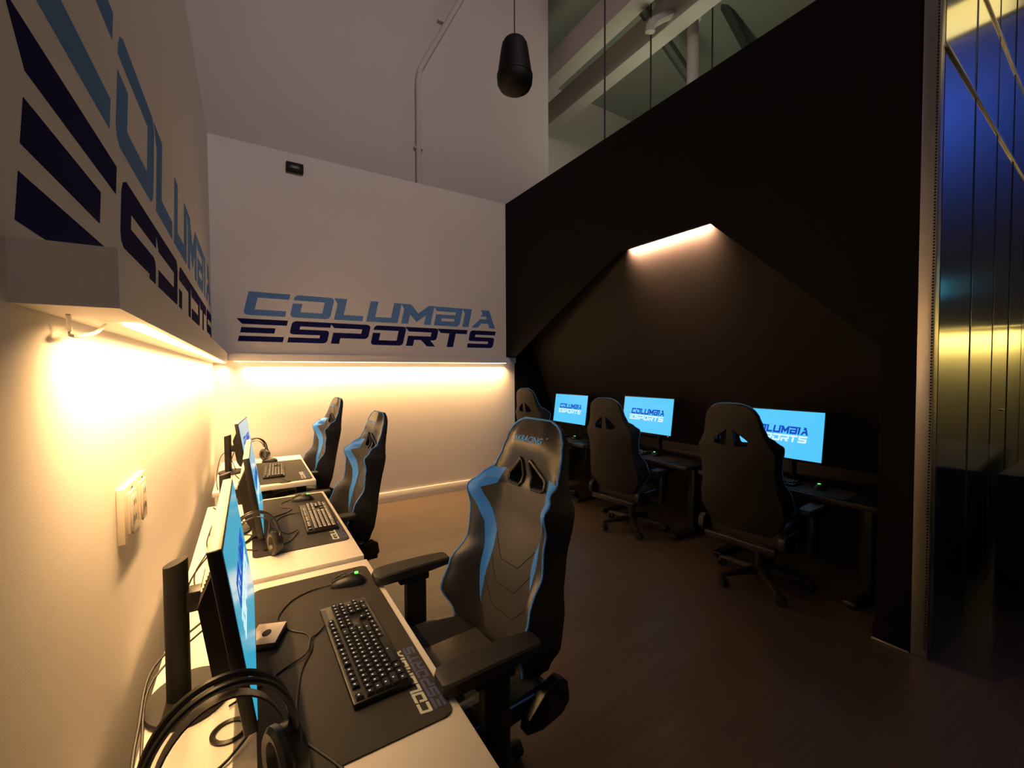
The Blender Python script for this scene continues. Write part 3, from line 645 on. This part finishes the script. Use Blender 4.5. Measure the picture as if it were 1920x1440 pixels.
def inpoly(p, pl):
    x, y = p; c = False; n = len(pl)
    for i in range(n):
        x1, y1 = pl[i]; x2, y2 = pl[(i+1) % n]
        if (y1 > y) != (y2 > y) and x < (x2-x1)*(y-y1)/(y2-y1)+x1: c = not c
    return c
def flat_grid(cuts):
    bm = BM(); NS, NV = 26, 40
    vs = [[bm.verts.new((-1+2*i/NS, j/NV, 0)) for i in range(NS+1)] for j in range(NV+1)]
    for j in range(NV):
        for i in range(NS): bm.faces.new((vs[j][i], vs[j][i+1], vs[j+1][i+1], vs[j+1][i]))
    for pl in cuts:
        n = len(pl)
        for i in range(n):
            a, b_ = Vector((*pl[i], 0)), Vector((*pl[(i+1) % n], 0)); d = b_-a
            nn = Vector((-d.y, d.x, 0)).normalized()
            lo = Vector((min(p[0] for p in pl)-.03, min(p[1] for p in pl)-.01, 0)); hi = Vector((max(p[0] for p in pl)+.03, max(p[1] for p in pl)+.01, 0))
            fs = [f for f in bm.faces if lo.x <= f.calc_center_median().x <= hi.x and lo.y <= f.calc_center_median().y <= hi.y]
            geom = list({v for f in fs for v in f.verts})+list({e for f in fs for e in f.edges})+fs
            bmesh.ops.bisect_plane(bm, geom=geom, dist=1e-6, plane_co=a, plane_no=nn)
    return bm
mir = lambda pl: [(-x, y) for x, y in pl]
CP = [(.62, .52), (.52, .46), (.50, .40), (.56, .13), (.50, .02), (-.50, .02), (-.56, .13), (-.50, .40), (-.52, .46), (-.62, .52), (-.80, .645), (-.66, .675), (-.5, .69), (-.13, .685), (.13, .685), (.5, .69), (.66, .675), (.80, .645)]
def make_chair(name):
    t = thing(name, '', 'chair')
    # front cover pieces
    def zone(c):
        if inpoly(c, HOLE) or inpoly(c, mir(HOLE)): return 'hole'
        if inpoly(c, ACC): return 'accL'
        if inpoly(c, mir(ACC)): return 'accR'
        if inpoly(c, CP): return 'centre'
        return 'main'
    src = flat_grid([ACC, mir(ACC), HOLE, mir(HOLE), CP])
    for nm, zn, m in (('backrest_cover', 'main', LEATHER), ('centre_panel', 'centre', LEATHER2), ('accent_panel', 'accL', BLUEL), ('accent_panel', 'accR', BLUEL)):
        bm = src.copy()
        kill = [f for f in bm.faces if zone(f.calc_center_median()[:2]) != zn]
        bmesh.ops.delete(bm, geom=kill, context='FACES')
        lift = 0.0008 if zn.startswith('acc') else 0.0
        for v in bm.verts: v.co = PB(v.co.x, v.co.y, dfront(v.co.x, v.co.y)+lift)
        obj(nm, bm, m, t, ang=60)
    # rear shell with the side walls
    bm = flat_grid([HOLE, mir(HOLE)])
    bmesh.ops.delete(bm, geom=[f for f in bm.faces if zone(f.calc_center_median()[:2]) == 'hole'], context='FACES')
    for v in bm.verts: v.co = PB(v.co.x, v.co.y, dback(v.co.x, v.co.y))
    N = 40; edge = [(-1, j/N) for j in range(N+1)]+[(-1+2*i/26, 1) for i in range(1, 27)]+[(1, 1-j/N) for j in range(1, N+1)]+[(1-2*i/26, 0) for i in range(1, 26)]
    A = [bm.verts.new(PB(s, v, dback(s, v))) for s, v in edge]; M_ = [bm.verts.new(PB(s*1.03 if abs(s) == 1 else s, v, (dback(s, v)+dfront(s, v))/2)) for s, v in edge]; Bv = [bm.verts.new(PB(s, v, dfront(s, v))) for s, v in edge]
    n = len(edge)
    for X, Y in ((A, M_), (M_, Bv)):
        for i in range(n): bm.faces.new((X[i], X[(i+1) % n], Y[(i+1) % n], Y[i]))
    obj('back_shell', bm, SHELL, t, ang=60)
    bm = BM(); ep = [(-1, j/60) for j in range(2, 61)]+[(-1+2*i/12, 1) for i in range(1, 13)]+[(1, 1-j/60) for j in range(1, 59)]
    add_tube(bm, [PB(s, v, dfront(s, v)+0.001) for s, v in ep], 0.0042, 6); obj('piping', bm, PIPE, t)
    for pl in (HOLE, mir(HOLE)):
        rings = []; P = []
        cx = sum(p[0] for p in pl)/4; cy = sum(p[1] for p in pl)/4
        for i in range(4):
            a, b_ = pl[i], pl[(i+1) % 4]
            for k in range(4): P.append((a[0]+(b_[0]-a[0])*(k+.5)/4, a[1]+(b_[1]-a[1])*(k+.5)/4))
        bm = BM(); add_tube(bm, [PB(s, v, dfront(s, v)+0.002) for s, v in P], 0.0085, 8, closed=True)
        inner = [PB(s, v, dfront(s, v)) for s, v in P]; outer = [PB(s, v, dback(s, v)-0.002) for s, v in P]
        ring_loft(bm, [inner, outer], caps=False)
        fr = obj('vent_frame', bm, BPLASTIC, t)
    # seam lines on the centre panel
    seams = [[(-.52, .46), (-.22, .365), (.22, .365), (.52, .46)], [(-.51, .36), (-.22, .265), (.22, .265), (.51, .36)], [(-.54, .25), (-.24, .16), (.24, .16), (.54, .25)]]
    bm = BM()
    for sm in seams:
        pts = []
        for a, b_ in zip(sm, sm[1:]):
            for k in range(8): pts.append((a[0]+(b_[0]-a[0])*k/8, a[1]+(b_[1]-a[1])*k/8))
        pts.append(sm[-1]); add_tube(bm, [PB(s, v, dfront(s, v)+0.0002) for s, v in pts], 0.0016, 5)
    obj('seam', bm, DARK, t)
    # embroidered word on the head part
    cu = bpy.data.curves.new('word', 'FONT'); cu.body = 'AKRACING'; cu.size = 0.036; cu.align_x = 'CENTER'; cu.align_y = 'CENTER'; cu.shear = 0.2; cu.resolution_u = 2; cu.offset = 0.0006
    tmp = bpy.data.objects.new('word', cu); C.objects.link(tmp)
    me = bpy.data.meshes.new_from_object(tmp.evaluated_get(bpy.context.evaluated_depsgraph_get())); bpy.data.objects.remove(tmp)
    bm = BM(); bm.from_mesh(me); bpy.data.meshes.remove(me)
    bmesh.ops.recalc_face_normals(bm, faces=bm.faces)
    ck = [bm.verts.new(p) for p in ((.103, .020, 0), (.109, .012, 0), (.124, .032, 0), (.112, .018, 0))]; bm.faces.new(ck)
    bmesh.ops.subdivide_edges(bm, edges=[e for e in bm.edges if e.calc_length() > .02], cuts=1)
    for v in bm.verts:
        s = v.co.x; vv = 0.905+v.co.y/HB
        wv = lerp_tab(WT, vv); v.co = PB(s/wv, vv, dfront(s/wv, vv)+0.0022)
    obj('embroidered_word', bm, WORDC, t, smooth=False)
    # seat: cushion with raised side bolsters
    bm = BM(); rings = []
    for j in range(15):
        q = j/14; x = -0.24+0.52*q
        hw = 0.225+0.02*math.sin(PI*q); ring = []
        for i in range(21):
            s = -1+2*i/20; a = abs(s)
            zt = 0.515+0.012*math.cos(s*PI/2)+0.055*sstep(.55, .85, a)*(1-sstep(.88, 1.0, a)*.7)*(0.6+0.4*math.sin(PI*min(1, q*1.1)))
            zt -= 0.05*sstep(.82, 1, q)+0.02*(1-sstep(0, .1, q))
            ring.append(Vector((x, s*hw*(1.14), zt)))
        for i in range(20, -1, -1):
            s = -1+2*i/20; ring.append(Vector((x, s*hw*1.05, 0.425+0.035*sstep(.85, 1, q))))
        rings.append(ring)
    ring_loft(bm, rings); obj('seat', bm, LEATHER, t, ang=50)
    bm = BM(); add_box(bm, (-0.20, -0.13, 0.528), (0.225, 0.13, 0.545), 0.012, 3); obj('seat_panel', bm, LEATHER2, t)
    bm = BM()
    for s in (-1, 1):
        add_tube(bm, [(-0.22, s*0.262, 0.50), (-0.05, s*0.278, 0.515), (0.12, s*0.278, 0.510), (0.262, s*0.262, 0.470)], 0.004, 6, 5)
    obj('seat_piping', bm, PIPE, t)
    # hinges and covers
    for s in (-1, 1):
        bm = BM(); pr = [(-0.29, 0.415), (-0.20, 0.400), (-0.13, 0.415), (-0.14, 0.46), (-0.21, 0.52), (-0.28, 0.545), (-0.315, 0.52), (-0.325, 0.45)]
        add_prism(bm, pr, lambda a, b: Vector((a, s*0.262, b)), lambda a, b: Vector((a, s*0.305, b)))
        bmesh.ops.bevel(bm, geom=list(bm.edges), offset=0.006, segments=2, affect='EDGES', profile=0.5); hc = obj('hinge_cover', bm, BPLASTIC, t)
        bm = BM(); add_lathe(bm, [(0.009, 0), (0.009, 0.003), (0.006, 0.004)], 14, Matrix.Translation((-0.24, s*0.304, 0.46)) @ Matrix.Rotation(-s*PI/2, 4, 'X')); obj('bolt', bm, BMETAL, hc)
    # rear tube under the backrest
    bm = BM(); add_box(bm, (-0.33, -0.25, 0.385), (-0.28, 0.25, 0.435), 0.008); obj('rear_bracket', bm, BMETAL, t)
    # arms
    for s in (-1, 1):
        bm = BM(); rings = []
        for x, hw, z0, z1 in ((-0.150, .028, .752, .776), (-0.140, .040, .748, .779), (-0.06, .046, .742, .781), (0.05, .049, .735, .780), (0.140, .050, .733, .776), (0.166, .044, .735, .772), (0.176, .032, .740, .766)):
            c = 0.006
            rings.append([Vector((x, s*0.352+y, zz)) for y, zz in ((-hw, z0+c), (-hw+c, z0), (hw-c, z0), (hw, z0+c), (hw, z1-c), (hw-c, z1), (-hw+c, z1), (-hw, z1-c))])
        ring_loft(bm, rings); ar = obj('armrest', bm, BMATTE, t, ang=30)
        bm = BM(); add_box(bm, (-0.055, s*0.352-0.030, 0.705), (0.075, s*0.352+0.030, 0.737), 0.006); obj('pad_carrier', bm, BPLASTIC, ar)
        bm = BM(); add_box(bm, (-0.045, s*0.350-0.022, 0.44), (0.045, s*0.350+0.022, 0.706), 0.010); obj('arm_post', bm, BPLASTIC, t)
        bm = BM(); add_box(bm, (-0.04, min(s*0.12, s*0.37), 0.395), (0.04, max(s*0.12, s*0.37), 0.445), 0.010); obj('arm_bracket', bm, BMETAL, t)
    # mechanism, gas lift, star base, castors
    bm = BM(); add_box(bm, (-0.13, -0.10, 0.365), (0.13, 0.10, 0.425), 0.012); obj('mechanism', bm, BMETAL, t)
    bm = BM(); add_tube(bm, [(0.0, -0.10, 0.385), (0.02, -0.22, 0.380), (0.03, -0.28, 0.375)], [0.006]*3, 8); obj('lever', bm, BPLASTIC, t)
    bm = BM(); add_lathe(bm, [(0.020, 0.20), (0.020, 0.37)], 16); gl = obj('gas_lift', bm, BMETAL, t)
    bm = BM(); add_lathe(bm, [(0.034, 0.09), (0.034, 0.26), (0.028, 0.265)], 18); obj('lift_sleeve', bm, BPLASTIC, gl)
    bm = BM(); add_lathe(bm, [(0.052, 0.078), (0.058, 0.09), (0.058, 0.125), (0.045, 0.135)], 20); obj('hub', bm, BMETAL, t)
    for k in range(5):
        a = 2*PI*k/5+0.628; R_ = Matrix.Rotation(a, 4, 'Z')
        bm = BM(); rings = []
        for x, hw, z0, z1 in ((0.035, .034, .080, .128), (0.10, .031, .082, .125), (0.20, .026, .080, .112), (0.29, .022, .074, .098), (0.325, .020, .070, .088)):
            rings.append([R_ @ Vector((x, y, zz)) for y, zz in ((-hw, z0), (hw, z0), (hw*.8, z1-.006), (hw*.4, z1), (-hw*.4, z1), (-hw*.8, z1-.006))])
        ring_loft(bm, rings); lg = obj('base_leg', bm, BMETAL, t)
        T_ = R_ @ Matrix.Translation((0.315, 0, 0)) @ Matrix.Rotation(random.uniform(0, 6), 4, 'Z')
        bm = BM()
        for s in (-1, 1):
            add_lathe(bm, [(0.012, -0.010), (0.030, -0.009), (0.033, -0.005), (0.033, 0.005), (0.030, 0.009), (0.012, 0.010)], 16, T_ @ Matrix.Translation((0.018, s*0.017, 0.0335)) @ Matrix.Rotation(PI/2, 4, 'X'))
        add_box(bm, (-0.012, -0.008, 0.030), (0.03, 0.008, 0.066), 0.003, mtx=T_)
        obj('castor', bm, BPLASTIC, lg)
    return t
ch0 = make_chair('gaming_chair'); cu_ = []
def place_chair(label, x, y, rz, dz, group):
    o = ch0 if not cu_ else copy_tree(ch0); cu_.append(1)
    put(o, label, (x, y, 0.0005), rz, group)
    fixed = {'hub', 'base_leg', 'gas_lift'}
    for c in o.children:
        if group == CR and c.name.split('.')[0] == 'base_leg': c.rotation_euler.z = math.radians(-26)
        if c.name.split('.')[0] not in fixed: c.location.z = dz
        if c.name.split('.')[0] in ('armrest', 'arm_post'): c.location.z = 0.005 if dz == 0 else -0.105; c.rotation_euler.z = math.radians(-4) if dz == 0 else 0
        if c.name.split('.')[0] == 'gas_lift': c.location.z = dz*0.5
    return o
CG, CR = 'blue trimmed chairs at the white desks', 'black chairs seen from behind at the alcove desks'
place_chair('large black and blue racing chair nearest the camera', 0.60, 1.42, PI+math.radians(4), 0.0, CG)
place_chair('blue trimmed racing chair at the second white desk', 0.415, 3.27, PI+math.radians(4), -0.10, CG)
place_chair('smallest blue trimmed racing chair near the back wall', 0.365, 4.72, PI+math.radians(5), -0.06, CG)
place_chair('black racing chair in front of the nearest alcove desk', 3.27, 1.71, math.radians(3), -0.03, CR)
place_chair('black racing chair at the middle alcove desk', 3.33, 3.02, math.radians(6), -0.06, CR)
place_chair('black racing chair at the alcove desk nearest the back wall', 3.36, 4.42, math.radians(3), -0.01, CR)

# ------------------------------------------------------------------ navy draped table at the right edge
nv = thing('draped_table', 'navy cloth covered table against the polished panels at the right edge', 'table', (5.68, 0.05, 0))
bm = BM(); rings = []
hx, hy, H = 0.95, 0.70, 0.83
per = []
for k in range(160):
    q = k/160*4; e = int(q); u_ = (q-e)*2-1
    x, y = [(u_*hx, -hy), (hx, u_*hy), (-u_*hx, hy), (-hx, -u_*hy)][e]; per.append((x, y, [(0, -1), (1, 0), (0, 1), (-1, 0)][e]))
for zf, fl_ in ((1.0, 0.0), (0.985, 0.35), (0.75, 0.5), (0.4, 0.8), (0.002, 1.0)):
    rings.append([Vector((x+nn[0]*(0.012*fl_*math.sin(k*0.9)+0.010*fl_), y+(nn[1]*(0.012*fl_*math.sin(k*0.9)+0.010*fl_) if nn[1] < 0 else 0), H*zf)) for k, (x, y, nn) in enumerate(per)])
ring_loft(bm, rings); obj('tablecloth', bm, NAVYC, nv, ang=40)
